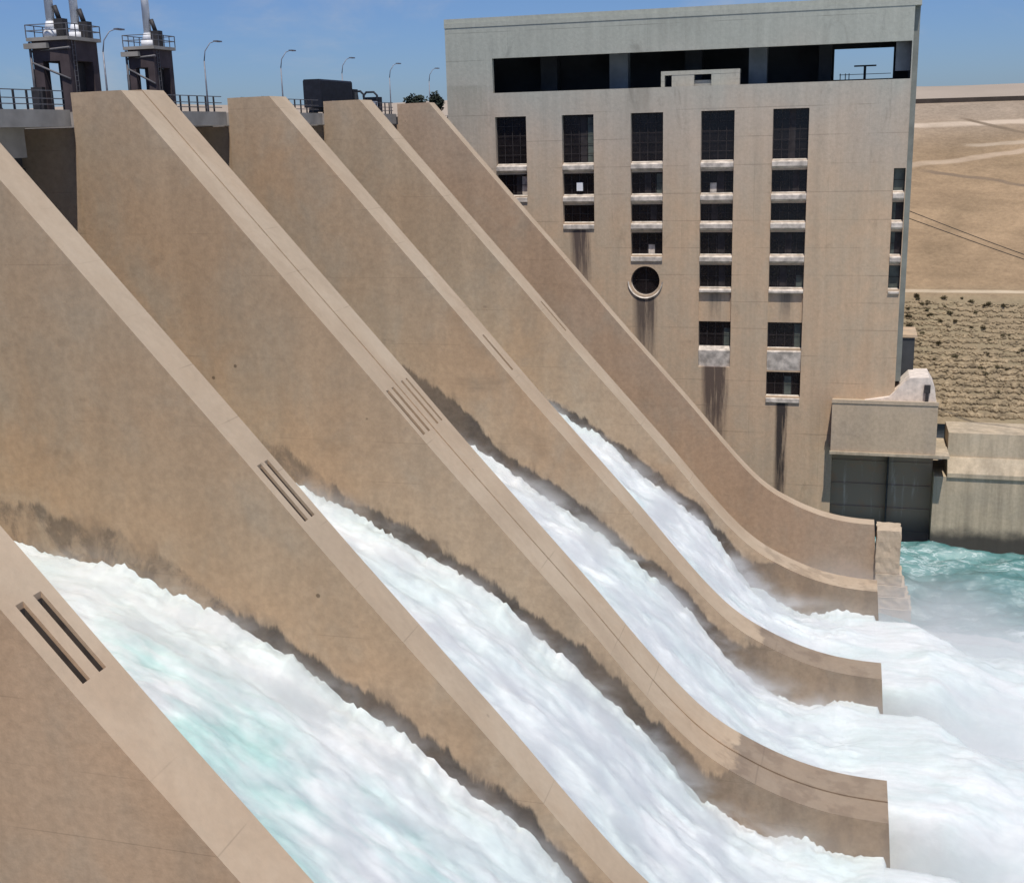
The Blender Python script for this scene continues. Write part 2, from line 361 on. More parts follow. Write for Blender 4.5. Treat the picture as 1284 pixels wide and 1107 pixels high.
def slot_liner(y0, y1, parent):
    # added lining just inside the cut, its dark colour stands for the slot's shade
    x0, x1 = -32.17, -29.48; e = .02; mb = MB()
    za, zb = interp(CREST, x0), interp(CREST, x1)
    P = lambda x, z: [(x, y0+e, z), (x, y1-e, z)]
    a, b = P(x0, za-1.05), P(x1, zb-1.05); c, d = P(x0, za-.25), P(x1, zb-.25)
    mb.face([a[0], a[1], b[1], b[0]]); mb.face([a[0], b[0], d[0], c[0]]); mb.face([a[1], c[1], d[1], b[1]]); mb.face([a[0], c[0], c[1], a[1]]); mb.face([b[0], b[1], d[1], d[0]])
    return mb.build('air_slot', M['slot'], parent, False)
PIERS = [ # name, y0, y1, material, slots, label
    (38.2, 41.35, 'pier_rust', [(38.95,39.45),(40.1,40.6)], 'tan spillway divider wall in the near lower left corner with two short air slots'),
    (59.7, 62.4, 'pier', [(60.35,60.8),(61.25,61.7)], 'tall tan divider wall running from the left edge to the bottom of the picture'),
    (80.2, 86.0, 'pier', [(80.8,81.25),(81.9,82.3),(83.9,84.25),(84.9,85.2)], 'thick double divider wall with a long joint along its crest, below the hoist towers'),
    (103.9, 107.35, 'pier', [(105.3,105.75)], 'divider wall between the two middle jets with its wet tip showing'),
    (125.3, 128.8, 'pier_drycrest', [(127.4,127.8)], 'divider wall between the farthest jet and the dry bay'),
    (147.9, 150.0, 'pier_dry', [], 'thin last divider wall in front of the powerhouse, dry on both sides')]
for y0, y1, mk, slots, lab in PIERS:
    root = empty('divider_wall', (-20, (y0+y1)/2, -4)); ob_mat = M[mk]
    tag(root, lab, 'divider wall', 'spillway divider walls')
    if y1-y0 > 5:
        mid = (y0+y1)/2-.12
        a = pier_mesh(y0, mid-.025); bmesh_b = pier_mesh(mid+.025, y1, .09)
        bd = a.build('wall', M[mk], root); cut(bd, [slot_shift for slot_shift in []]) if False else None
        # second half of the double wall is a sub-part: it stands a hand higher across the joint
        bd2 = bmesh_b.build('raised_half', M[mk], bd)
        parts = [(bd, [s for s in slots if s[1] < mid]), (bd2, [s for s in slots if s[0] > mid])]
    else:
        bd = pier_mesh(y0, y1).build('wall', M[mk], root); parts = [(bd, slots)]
    for ob, ss in parts:
        if not ss: continue
        org = Vector(ob['org']); cs = []
        for s in ss:
            c = slot_prism(*s); c.v = [(x-org.x, y-org.y, z-org.z) for x, y, z in c.v]; cs.append(c)
        # cut in the wall's own space (objects still unplaced)
        par = ob.parent; ob.parent = None; ob.location = (0,0,0); cut(ob, cs); ob.parent = par
        for s in ss: slot_liner(*s, ob if ob.name.startswith('wall') else ob.parent)
    bd.data.name = 'wall'

# stepped footing past the tip of the last wall
mb = MB(); rf = random.Random(21); zt = 11.2; xe = 7.55
def rough_block(x0, x1, y0, y1, z0, z1):
    bm = bmesh.new(); bmesh.ops.create_cube(bm, size=1); bmesh.ops.subdivide_edges(bm, edges=bm.edges, cuts=7, use_grid_fill=True)
    for v in bm.verts:
        p = Vector(((x0+x1)/2+v.co.x*(x1-x0), (y0+y1)/2+v.co.y*(y1-y0), (z0+z1)/2+v.co.z*(z1-z0)))
        v.co = p+Vector((nz(p.y*1.3, p.z*1.7, 1), nz(p.x*1.1, p.z*1.5, 2)*.6, nz(p.x*1.2, p.y*1.2, 3)*.7))*.22
    mb.mesh([v.co.copy() for v in bm.verts], [tuple(v.index for v in f.verts) for f in bm.faces]); bm.free()
rough_block(4.75, 7.6, 147.2, 150.6, 5.7, 11.2); rough_block(4.8, 7.95, 147.0, 150.8, 4.3, 5.65); rough_block(4.75, 8.35, 146.8, 150.9, 2.9, 4.25); rough_block(4.8, 8.8, 146.6, 151.1, 1.5, 2.85); rough_block(4.75, 9.2, 146.3, 151.5, -3, 1.45)
tag(mb.build('stepped_footing', M['footing']), 'pale stepped concrete footing at the tip of the last divider wall', 'footing')

# chute floors under the jets (the dry bay too)
BAYS = [(41.35,59.7),(62.4,80.2),(86.0,103.9),(107.35,125.3),(128.8,147.9)]
mb = MB()
for a, b in BAYS:
    xs = [-63.5+i*1.0 for i in range(69)]
    dp = 9 if a > 128 else 3.2; low = [(x, max(-3, zw(x)-dp)) for x in xs if x < 5.0]
    for (xa, za), (xb, zb) in zip(low, low[1:]): mb.face([(xa,a+.003,za),(xb,a+.003,zb),(xb,b-.003,zb),(xa,b-.003,za)])
    mb.face([(low[-1][0],a+.003,low[-1][1]),(low[-1][0]+.8,a+.003,-4),(low[-1][0]+.8,b-.003,-4),(low[-1][0],b-.003,low[-1][1])])
tag(mb.build('spillway_chute', M['chute'], None, False), kind='structure')

# ------------------------------------------------------------------ running water
def jet(a, b, seed):
    vs = []; fs = []; NV = 90; xs = []
    x = -62.5
    while x < 5.6: xs.append(x); x += .22
    for i, x in enumerate(xs):
        hb = zw(x); g = sst(-60, -30, x)
        for j in range(NV+1):
            v = j/NV; y = a+.02+(b-a-.04)*v
            t = nz(x*.10, y*.26, seed)*.62+nz(x*.33, y*.62, seed+5)*.34+nz(x*.95, y*1.5, seed+9)*.15+nz(x*1.8, y*2.8, seed+3)*.10+nz(x*4.2, y*5, seed+4)*.06
            fin = sst(4.3, .5, x); amp = (.4+.7*g)*(1+.6*sst(-12, 6, x))*fin; z = hb+(t-.1)*amp
            e = sst(.84, 1, v); z += e*(.1+.8*max(0, nz(x*.21, seed*3.1, 2)+.15)+.22*nz(x*1.3, seed, 7)+.25*nz(x*3.4, seed, 17)+.16*nz(x*7.5, y*3, 27))*(.5+.6*g)*fin
            if -14 < x: z -= sst(-14, -9, x)*sst(1, -4, x)*sst(.7, 1, v)*1.0
            vs.append((x, y, z-max(0, x-4.3)*(.3+7*sst(.7, 1, abs(2*v-1)))))
    n = NV+1
    for i in range(len(xs)-1):
        for j in range(NV): fs.append((i*n+j, (i+1)*n+j, (i+1)*n+j+1, i*n+j+1))
    mb = MB(); mb.mesh(vs, fs, True); return mb
for k, (a, b) in enumerate(BAYS[:4]):
    o = jet(a, b, 3.7*k+1.3).build('spillway_water', M['white_water'], None, False); tag(o, kind='structure')
# the jets run together into one sheet of foam below the walls
vs = []; fs = []; xs = [3.1+i*.3 for i in range(155)]; ys = [52+i*.36 for i in range(290)]
HB = [(4.7,9.0),(9,9.3),(14,8.4),(22,6.2),(34,3.6),(50,.9)]
for x in xs:
    out = x-4.3
    for y in ys:
        P = 0; out = max(0, x-4.3)
        for k, (a, b) in enumerate(BAYS[:4]):
            hw = (b-a)/2+.1+.22*out; d = abs(y-(a+b)/2)/hw
            if d < 1: P = max(P, 1-d**(30-27.3*sst(0, 9, out)**.5))
        f = nz(x*.11, y*.15, 2)*.95+nz(x*.3, y*.42, 5)*.5+nz(x*.85, y*1.1, 9)*.24+nz(x*2.1, y*2.6, 12)*.1+nz(x*4.6, y*5, 14)*.045
        base = 3.4*sst(-4, 2, out)*sst(40, 10, out)*sst(146, 132, y)+.0
        edge = sst(146, 136, y)
        z = max(interp(HB, x)*P, base)+f*sst(0, 6, out)*edge*1.15-1.5*(1-edge)-1.2*sst(38, 50, x)-max(0, 4.3-x)*.3
        vs.append((x, y, z))
n = len(ys)
for i in range(len(xs)-1):
    for j in range(n-1): fs.append((i*n+j, (i+1)*n+j, (i+1)*n+j+1, i*n+j+1))
mb = MB(); mb.mesh(vs, fs, True); tag(mb.build('foam_water', M['white_water'], None, False), kind='structure')

# fine spray hanging over the jets and the foam
def mist_mat(name, kind):
    m = bpy.data.materials.new(name); m.use_nodes = True; t = m.node_tree
    t.nodes.remove(t.nodes['Principled BSDF'])
    q = Mat.__new__(Mat); q.m = m; q.t = t; q.pos = t.nodes.new('ShaderNodeNewGeometry').outputs['Position']
    v = t.nodes.new('ShaderNodeVolumePrincipled'); v.inputs['Color'].default_value = (.97,.98,1,1); v.inputs['Anisotropy'].default_value = .2
    x, y, z = q.xyz()
    if kind == 'jet':
        u = q.math('SUBTRACT', z, q.curve(x, WATER, -60, 6, 0, 64)); n = q.noise((.22,.5,.4), 4, .62, .3, 3)
        d = q.math('MULTIPLY', q.map(u, .0, 2.3, 1, 0), q.map(n, .44, .64, 0, 1)); d = q.math('MULTIPLY', d, q.map(x, -46, -20, .35, 1)); d = q.math('MULTIPLY', d, q.map(x, 2.5, -4, 0, .62))
    else:
        n = q.noise((.10,.14,.16), 4, .6, .5, 6)
        d = q.math('MULTIPLY', q.map(z, 3, 13, 1, 0), q.map(n, .38, .66, .22, 1)); d = q.math('MULTIPLY', d, q.map(y, 145, 130, .05, 1))
        d = q.math('MULTIPLY', d, q.math('MULTIPLY', q.map(x, -9, 1, 0, 1), q.map(x, 24, 12, .35, 1))); d = q.math('MULTIPLY', d, .24)
    t.links.new(d, v.inputs['Density']); t.links.new(v.outputs[0], t.nodes['Material Output'].inputs['Volume']); return m
M['mist_jet'] = mist_mat('jet_spray', 'jet'); M['mist_foam'] = mist_mat('foam_spray', 'foam')
for a, b in BAYS[:4]:
    mb = MB(); xs = [-46+i*2 for i in range(26)]; poly = [(x, zw(x)+2.4) for x in xs]+[(x, zw(x)-.8) for x in xs[::-1]]
    mb.prism(poly, a+.03, b-.03); tag(mb.build('spray_mist', M['mist_jet']), kind='stuff')
mb = MB(); mb.box(-9, 40, 60, 152, .3, 13); tag(mb.build('spray_mist', M['mist_foam']), kind='stuff')

def lines(spec):
    out = []
    for a, b, st in spec:
        x = a
        while x < b-1e-6: out.append(x); x += st
    out.append(spec[-1][1]); return out
xs = lines([(-6,2,2),(2,42,.42),(42,80,3),(80,700,60)]); ys = lines([(-260,20,40),(20,84,4),(84,176.3,.42)])
vs = []; fs = []
for x in xs:
    for y in ys:
        a = sst(70, 100, y)*(1-sst(40, 80, x)); z = 0
        if a > 0:
            q = noise.fractal((x*.10+2, y*.20, 0), 1, 2.1, 3)*1.2+(.5-abs(nz(x*.13+4, y*.30, 3)))*1.3+nz(x*.9, y*1.6, 8)*.14
            z = (q-.35)*a*1.35
        vs.append((x, y, z))
n = len(ys)
for i in range(len(xs)-1):
    for j in range(n-1): fs.append((i*n+j, (i+1)*n+j, (i+1)*n+j+1, i*n+j+1))
mb = MB(); mb.mesh(vs, fs, True); tag(mb.build('river', M['river'], None, False), kind='structure')

# ------------------------------------------------------------------ dam crest: road, bridge spans, gates, railings
mb = MB(); mb.box(-104, -64, -60, 330, 40, 62.15); tag(mb.build('dam_crest_road', M['asphalt']), kind='structure')
names = ['between the left divider wall and the double wall', 'between the double wall and the next divider wall', 'behind the dark truck, third bay from the left', 'over the dry bay next to the powerhouse']
for k, (a, b) in enumerate(BAYS[1:]):
    root = empty('bridge_span', (-59.5, (a+b)/2, 58.9)); tag(root, 'grey concrete bridge span '+names[k], 'bridge span', 'bridge spans over the spillway gates')
    e = .02
    mb = MB(); mb.box(-63.99, -55.6, a+e, b-e, 61.0, 62.2); mb.build('deck_slab', M['beam'], root)
    mb = MB(); mb.box(-59.0, -57.8, a+e, b-2.6, 58.9, 60.995); mb.build('girder', M['beam'], root)
    g = empty('spillway_gate', (-60.5, (a+b)/2, 36)); tag(g, 'dark steel spillway gate in the shade '+names[k], 'gate', 'spillway gates')
    mb = MB(); mb.box(-60.6, -60.2, a+e, b-e, 33, 60.9); mb.build('skin_plate', M['gate'], g)
    mb = MB()
    for z in (38, 42, 46, 50, 54, 57.6): mb.box(-60.195, -59.8, a+.3, b-.3, z, z+.5)
    mb.build('girder', M['steel_dark'], g)
    r = empty('railing', (-56, (a+b)/2, 62.2)); tag(r, 'dark steel railing on the bridge span '+names[k], 'railing', 'bridge railings')
    y = a+.5
    while y < b-.3: mb = MB(); mb.box(-56.07, -55.95, y-.06, y+.06, 62.2, 63.55); mb.build('post', M['steel_dark'], r); y += 1.45
    mb = MB()
    for z in (62.55, 62.95, 63.5): mb.box(-55.94, -55.88, a+.2, b-.2, z, z+.07)
    mb.build('rail', M['steel_rail'], r)
# far parapet rail along the road
r = empty('railing', (-97, 130, 62.15)); tag(r, 'long pale railing along the far side of the crest road', 'railing')
y = 60
while y < 300: mb = MB(); mb.box(-97.06, -96.94, y-.06, y+.06, 62.15, 63.6); mb.build('post', M['steel_rail'], r); y += 3
mb = MB()
for z in (62.9, 63.55): mb.box(-96.93, -96.86, 60, 300, z, z+.08)
mb.build('rail', M['steel_rail'], r)

# hoist towers
def tower(x, y, wx, wy, h, cyls, label):
    t = empty('hoist_tower', (x, y, 62.15)); tag(t, label, 'hoist tower', 'gate hoist towers on the dam crest'); z0 = 62.15
    mb = MB(); x0, x1, y0, y1 = x-wx/2, x+wx/2, y-wy/2, y+wy/2
    # portal frame: legs, head beam, an arched opening through each side
    lw = wx*.26; ly = wy*.2
    for a in (x0, x1-lw):
        for b in (y0, y1-ly): mb.box(a, a+lw, b, b+ly, z0, z0+h-2.1)
    mb.box(x0, x1, y0, y1, z0+h-2.097, z0+h-.35)
    mb.build('portal_frame', M['tower'], t)
    mb = MB(); mb.box(x+.2, x1-lw-.02, y0+ly+.02, y1-.35, z0, z0+h-2.15); mb.build('machine_room', M['steel_dark'], t)
    mb = MB(); mb.box(x0-.3, x1+.3, y0-.3, y1+.3, z0+h-.347, z0+h-.05); mb.build('platform', M['beam'], t)
    mb = MB()
    for a in (x0-.27, x1+.27):
        for i in range(5):
            yy = y0-.27+(wy+.54)*i/4; mb.box(a-.035, a+.035, yy-.035, yy+.035, z0+h-.05, z0+h+1.05)
    for z in (z0+h+.5, z0+h+1.0):
        for a in (x0-.27, x1+.27): mb.box(a-.04, a+.04, y0-.25, y1+.25, z, z+.07)
        for b in (y0-.27, y1+.27): mb.box(x0-.25, x1+.25, b-.04, b+.04, z, z+.07)
    mb.build('platform_railing', M['steel_rail'], t)
    mb = MB(); mb.box(x0-.25, x0+.9, y0-.5, y0-.02, z0+.6, z0+2.6); mb.box(x0-.6, x0-.02, y0+.4, y0+1.3, z0+1.4, z0+4.2); mb.build('cabinet', M['steel_dark'], t)
    mb = MB()
    for dx in (0, .45): mb.box(x1+.06+0*dx, x1+.11, y0+.5+dx, y0+.55+dx, z0, z0+h-.4)
    for i in range(14): mb.box(x1+.07, x1+.10, y0+.55, y0+.95, z0+.4+i*.44, z0+.44+i*.44)
    mb.build('ladder', M['steel_rail'], t)
    mb = MB(); mb.tube([(x0-.12,y0-.1,z0),(x0-.12,y0-.1,z0+h-.4)], .12, 6); mb.tube([(x0-.3,y0+.2,z0+h-1.2),(x1+.3,y0-.15,z0+h-1.0)], .11, 6); mb.tube([(x0,y0-.1,z0+h-2.2),(x1,y0-.1,z0+3.2)], .1, 6); mb.build('pipe', M['steel_rail'], t)
    mb = MB(); mb.box(x0-.5, x, y0-.5, y0-.05, z0+h-1.0, z0+h-.55); mb.build('pale_beam', M['beam'], t)
    for cx, cy in cyls:
        mb = MB(); mb.tube([(cx,cy,z0+h-.05),(cx,cy,z0+h+.6)], .75, 14); mb.tube([(cx,cy,z0+h+.6),(cx,cy,z0+h+1.3)], .62, 14, .42); mb.tube([(cx,cy,z0+h+1.3),(cx,cy,z0+h+9.5)], .38, 14)
        hc = mb.build('hoist_cylinder', M['white_steel'], t)
        mb = MB(); mb.box(cx+.5, cx+1.4, cy-.3, cy+.5, z0+h-.05, z0+h+1.5); mb.tube([(cx+.9,cy,z0+h+1.5),(cx+.55,cy,z0+h+2.6)], .22, 8); mb.build('pump_unit', M['steel_dark'], hc)
tower(-69.6, 100.7, 3.7, 4.5, 6.9, [(-69.6,99.0),(-69.6,102.7)], 'left gate hoist tower carrying two tall white cylinders')
tower(-69.6, 115.0, 2.9, 3.6, 6.9, [(-69.6,114.9)], 'right gate hoist tower carrying a single tall white cylinder')
mb = MB(); mb.tube([(-60.5,84.4,62.2),(-60.5,84.4,66.6)], .17, 8); mb.tube([(-60.5,84.4,65.2),(-59.6,85.9,62.2)], .08, 6)
o = mb.build('mast', M['steel_dark']); tag(o, 'short dark mast with a diagonal stay, left of the hoist towers', 'mast'); o.location = (-8.5,3.5,0)

# street lamps
lroot = empty('street_lamp', (-92, 141, 62.15)); x, y, z = -92, 141, 62.15
mb = MB(); mb.tube([(x,y,z),(x,y,z+8.6)], .16, 8, .09); mb.build('pole', M['lamp'], lroot)
mb = MB(); mb.tube([(x,y,z+8.6),(x+.15,y+.2,z+10),(x+.7,y+.8,z+11.1),(x+1.2,y+1.5,z+11.4)], .085, 8, .05); mb.build('arm', M['lamp'], lroot)
mb = MB(); mb.box(x+1.0, x+1.6, y+1.3, y+2.9, z+11.32, z+11.5); mb.build('lamp_head', M['lamp'], lroot)
wh = ['just right of the left hoist tower', 'right of the single cylinder hoist tower', 'above the crest right of the double wall', 'in front of the dark truck body', 'right of the dark truck', 'nearest to the powerhouse']
for i, yy in enumerate((141,166.5,191.8,217.4,242,266.6)):
    o = lroot if i == 0 else copy_tree(lroot)
    o.location = (-92, yy, 62.15); tag(o, 'grey street lamp with curved arm, '+wh[i], 'street lamp', 'street lamps along the crest road')

# vehicles on the crest road
t = empty('cargo_truck', (-70, 157, 62.15)); tag(t, 'long cargo truck with a dark tarpaulin body on the dam road', 'truck'); z = 62.15; X0, X1 = -71.3, -68.8
mb = MB()
prof = [(X0, z+1.3), (X1, z+1.3), (X1, z+4.75), (X1-.15, z+4.95), (X0+.15, z+4.95), (X0, z+4.75)]
mb.prism([(a, b) for a, b in prof], 155.0, 166.0, 'y'); mb.build('cargo_body', M['truck_dark'], t)
mb = MB(); mb.box(X0+.1, X1-.1, 166.4, 168.2, z+1.0, z+3.9); mb.prism([(168.2, z+1.0), (168.7, z+1.0), (168.5, z+2.3), (168.2, z+3.6)], X0+.12, X1-.12, 'x'); cb = mb.build('cab', M['truck_dark'], t)
mb = MB(); mb.box(X1-.09, X1-.06, 166.8, 167.9, z+2.5, z+3.5); mb.build('side_window', M['glass_dark'], cb)
mb = MB(); mb.box(X0+.5, X1-.5, 155.3, 168.0, z+.75, z+1.25); mb.build('chassis', M['steel_dark'], t)
for yy in (156.6, 158.0, 164, 167.3):
    for xx in (X0+.05, X1-.4): mb = MB(); mb.tube([(xx,yy,z+.52),(xx+.35,yy,z+.52)], .52, 14); mb.build('wheel', M['tyre'], t)
t = empty('flatbed_truck', (-70, 172, 62.15)); tag(t, 'white flatbed truck with dark hoop frames beside the dark cargo truck', 'truck')
mb = MB(); mb.box(X0+.2, X1, 170.6, 175.4, z+1.15, z+2.35); mb.build('flatbed', M['white_steel'], t)
for yy in (170.4, 175.6):
    mb = MB(); mb.tube([(X0+.25,yy,z+1.1),(X0+.25,yy,z+3.2),(X0+.7,yy,z+3.7),(X1-.6,yy,z+3.7),(X1-.1,yy,z+3.2),(X1-.1,yy,z+1.1)], .17, 6); mb.build('hoop_frame', M['truck_dark'], t)
mb = MB(); mb.box(X0+.3, X1-.1, 176.0, 177.6, z+.8, z+3.0); mb.build('cab', M['truck_dark'], t)
for yy in (171.6, 176.8):
    for xx in (X0+.2, X1-.35): mb = MB(); mb.tube([(xx,yy,z+.5),(xx+.3,yy,z+.5)], .5, 14); mb.build('wheel', M['tyre'], t)
mb = MB(); mb.tube([(-66,132.3,62.2),(-66,132.3,63.4),(-66,132.3,63.7)], .3, 10); mb.tube([(-66,132.3,63.7),(-66,132.3,64.4)], .55, 10, .2); tag(mb.build('bollard', M['steel_dark']), 'dark bollard standing above the third divider wall crest', 'bollard')

# ------------------------------------------------------------------ plants
def leaves(mb, c, rad, n, size, rng, flat=1.):
    for _ in range(n):
        while True:
            p = Vector((rng.uniform(-1,1), rng.uniform(-1,1), rng.uniform(-1,1)))
            if p.length < 1 and p.length > .3: break
        k = .75+.35*noise.noise(p*2.3+Vector(c)*.37)
        q = Vector(c)+Vector((p.x*rad[0], p.y*rad[1], p.z*rad[2]))*k
        u = Vector((rng.uniform(-1,1), rng.uniform(-1,1), rng.uniform(-.6,.6))).normalized(); w = u.orthogonal().normalized(); s = size*rng.uniform(.6,1.3)
        mb.face([q-u*s, q-w*s*.5, q+u*s, q+w*s*.5])
def bush(name, loc, rad, mat, label, n=500, size=.22, cat='bush'):
    rng = random.Random(hash(loc) & 999); t = empty(name, loc); tag(t, label, cat)
    mb = MB(); x, y, z = loc
    mb.tube([(x,y,z-.1),(x+.1,y,z+rad[2]*.7)], .12, 6, .05); mb.tube([(x,y,z),(x-rad[0]*.4,y+.1,z+rad[2]*.9)], .07, 5, .03); mb.build('trunk', M['bark'], t)
    mb = MB(); leaves(mb, (x,y,z+rad[2]), rad, n, size, rng); mb.build('crown', mat, t, False); return t
bush('round_tree', (-76,212,62.15), (2.6,3.0,2.4), M['leaf_dark'], 'low round dark tree on the crest left of the powerhouse', 900, .35, 'tree')
bush('dark_tree', (-70,206,62.15), (1.7,2.0,2.4), M['leaf_dark'], 'dark upright tree touching the left corner of the powerhouse', 900, .32, 'tree')

# ------------------------------------------------------------------ powerhouse
FY = 175.0
ph = empty('powerhouse', (-25, FY+6, -2)); tag(ph, 'tall grey and tan concrete powerhouse with columns of recessed windows', 'building')
ROWS = {'A':(54.9,61.7),'B':(50.4,53.5),'C':(46.45,49.0),'D':(41.8,45.0),'E':(37.1,40.4),'F':(28.5,32.25),'G':(21.5,25.05)}
COLS = [(-50.5,-45.85,'AB'),(-40.55,-35.9,'ABC'),(-30.55,-25.95,'ABCD'),(-20.65,-16.03,'ABCDEF'),(-10.82,-6.0,'ABCDEFG'),(5.38,6.9,'BCDE')]
SL = (-50.7, 6.85, 65.07, 69.85)   # long top opening
X0, X1, Z0, Z1 = -57.7, 7.0, -3.0, 74.25
holes = [SL]+[(a, b, ROWS[r[-1]][0]-(2.9 if r[-1] == 'F' else 0), ROWS[r[0]][1]) for a, b, r in COLS]+[(-1.2, 7.0, -3.0, 14.05)]
RC = (-28.45, 38.1, 2.1); holes.append((RC[0]-2.6, RC[0]+2.6, RC[1]-2.6, RC[1]+2.6))
gx = sorted({X0, X1, *[h[0] for h in holes], *[h[1] for h in holes]}); gz = sorted({Z0, Z1, *[h[2] for h in holes], *[h[3] for h in holes]})
mb = MB()
for xa, xb in zip(gx, gx[1:]):
    for za, zb in zip(gz, gz[1:]):
        cx, cz = (xa+xb)/2, (za+zb)/2
        if any(h[0] < cx < h[1] and h[2] < cz < h[3] for h in holes): continue
        mb.face([(xa,FY,za),(xb,FY,za),(xb,FY,zb),(xa,FY,zb)])
def reveal(h, d):
    a, b, c, e = h
    mb.face([(a,FY,c),(a,FY+d,c),(a,FY+d,e),(a,FY,e)]); mb.face([(b,FY,c),(b,FY,e),(b,FY+d,e),(b,FY+d,c)])
    mb.face([(a,FY,e),(a,FY+d,e),(b,FY+d,e),(b,FY,e)]); mb.face([(a,FY,c),(b,FY,c),(b,FY+d,c),(a,FY+d,c)])
DEP = 1.3
for h in holes[1:-2]: reveal(h, DEP)
mb.face([(-1.2,FY,-3),(-1.2,FY+3,-3),(-1.2,FY+3,14.05),(-1.2,FY,14.05)])
reveal(SL, .8)
# square plate with the round opening
N = 40; h = holes[-1]; ring = [(RC[0]+RC[2]*math.cos(2*math.pi*i/N), RC[1]+RC[2]*math.sin(2*math.pi*i/N)) for i in range(N)]
def onsq(i):
    a = 2*math.pi*i/N; c, s = math.cos(a), math.sin(a); k = 2.6/max(abs(c), abs(s)); return (RC[0]+c*k, RC[1]+s*k)
for i in range(N):
    j = (i+1) % N; p, q, r, s = ring[i], ring[j], onsq(j), onsq(i)
    mb.face([(p[0],FY,p[1]),(q[0],FY,q[1]),(r[0],FY,r[1]),(s[0],FY,s[1])]); mb.face([(p[0],FY,p[1]),(p[0],FY+1,p[1]),(q[0],FY+1,q[1]),(q[0],FY,q[1])])
# spandrels between the windows, set back inside each column
for a, b, rows in COLS:
    for r, s in zip(rows, rows[1:]):
        mb.box(a, b, FY+.35, FY+DEP, ROWS[s][1], ROWS[r][0])
# flanks, back, set-back right corner strip
BY = 188.3
mb.face([(X0,FY,Z0),(X0,FY,Z1),(X0,BY,Z1),(X0,BY,Z0)])
mb.face([(X1,FY,14.1),(X1,FY+3,14.1),(X1,FY+3,Z1),(X1,FY,Z1)])
SB = (-3.2, 4.95, 65.6, 69.8)
for (xa, xb, za, zb) in ((X0,SB[0],Z0,Z1),(SB[1],7.0,Z0,Z1),(SB[0],SB[1],Z0,SB[2]),(SB[0],SB[1],SB[3],Z1)):
    mb.face([(xa,BY,za),(xb,BY,za),(xb,BY,zb),(xa,BY,zb)])
mb.build('wall', M['facade'], ph)
mb = MB(); mb.box(X1+.003, 7.75, FY+1.2, BY, 24, Z1); mb.build('corner_strip', M['corner'], ph)
mb = MB(); mb.box(X0-.07, 7.82, FY-.07, BY+.1, Z1+.003, 74.9); mb.box(X0-.1, 7.8, FY+.1, BY, 74.903, 75.5); mb.build('roof', M['facade'], ph)
# the open gallery behind the long opening
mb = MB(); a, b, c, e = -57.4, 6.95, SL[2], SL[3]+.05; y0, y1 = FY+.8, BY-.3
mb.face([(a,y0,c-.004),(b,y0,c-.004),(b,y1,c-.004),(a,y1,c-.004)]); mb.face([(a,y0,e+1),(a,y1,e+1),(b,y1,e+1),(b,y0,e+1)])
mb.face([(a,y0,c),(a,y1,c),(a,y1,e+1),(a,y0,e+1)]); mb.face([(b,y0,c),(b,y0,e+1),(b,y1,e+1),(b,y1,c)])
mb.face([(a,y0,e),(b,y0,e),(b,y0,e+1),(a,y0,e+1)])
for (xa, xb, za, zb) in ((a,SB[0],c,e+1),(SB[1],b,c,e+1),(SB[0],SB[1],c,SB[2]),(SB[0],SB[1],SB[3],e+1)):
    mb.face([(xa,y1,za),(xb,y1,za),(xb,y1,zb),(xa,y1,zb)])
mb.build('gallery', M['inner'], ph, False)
for xa, xb in ((-34.6,-31.9),(-14.7,-12.2),(4.95,6.85)):
    mb = MB(); mb.box(xa, xb, FY+5.5, FY+7.5, SL[2], SL[3]+1.04) if xa < 4 else mb.box(xa, xb, FY+2.2, FY+3.4, SL[2]+1.1, SL[3]+1.04); mb.build('gallery_pillar', M['pillar'], ph)
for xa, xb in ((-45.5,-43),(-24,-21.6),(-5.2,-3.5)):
    mb = MB(); mb.box(xa, xb, FY+8, FY+10, SL[2], SL[3]+1.04); mb.build('gallery_pillar', M['inner'], ph)
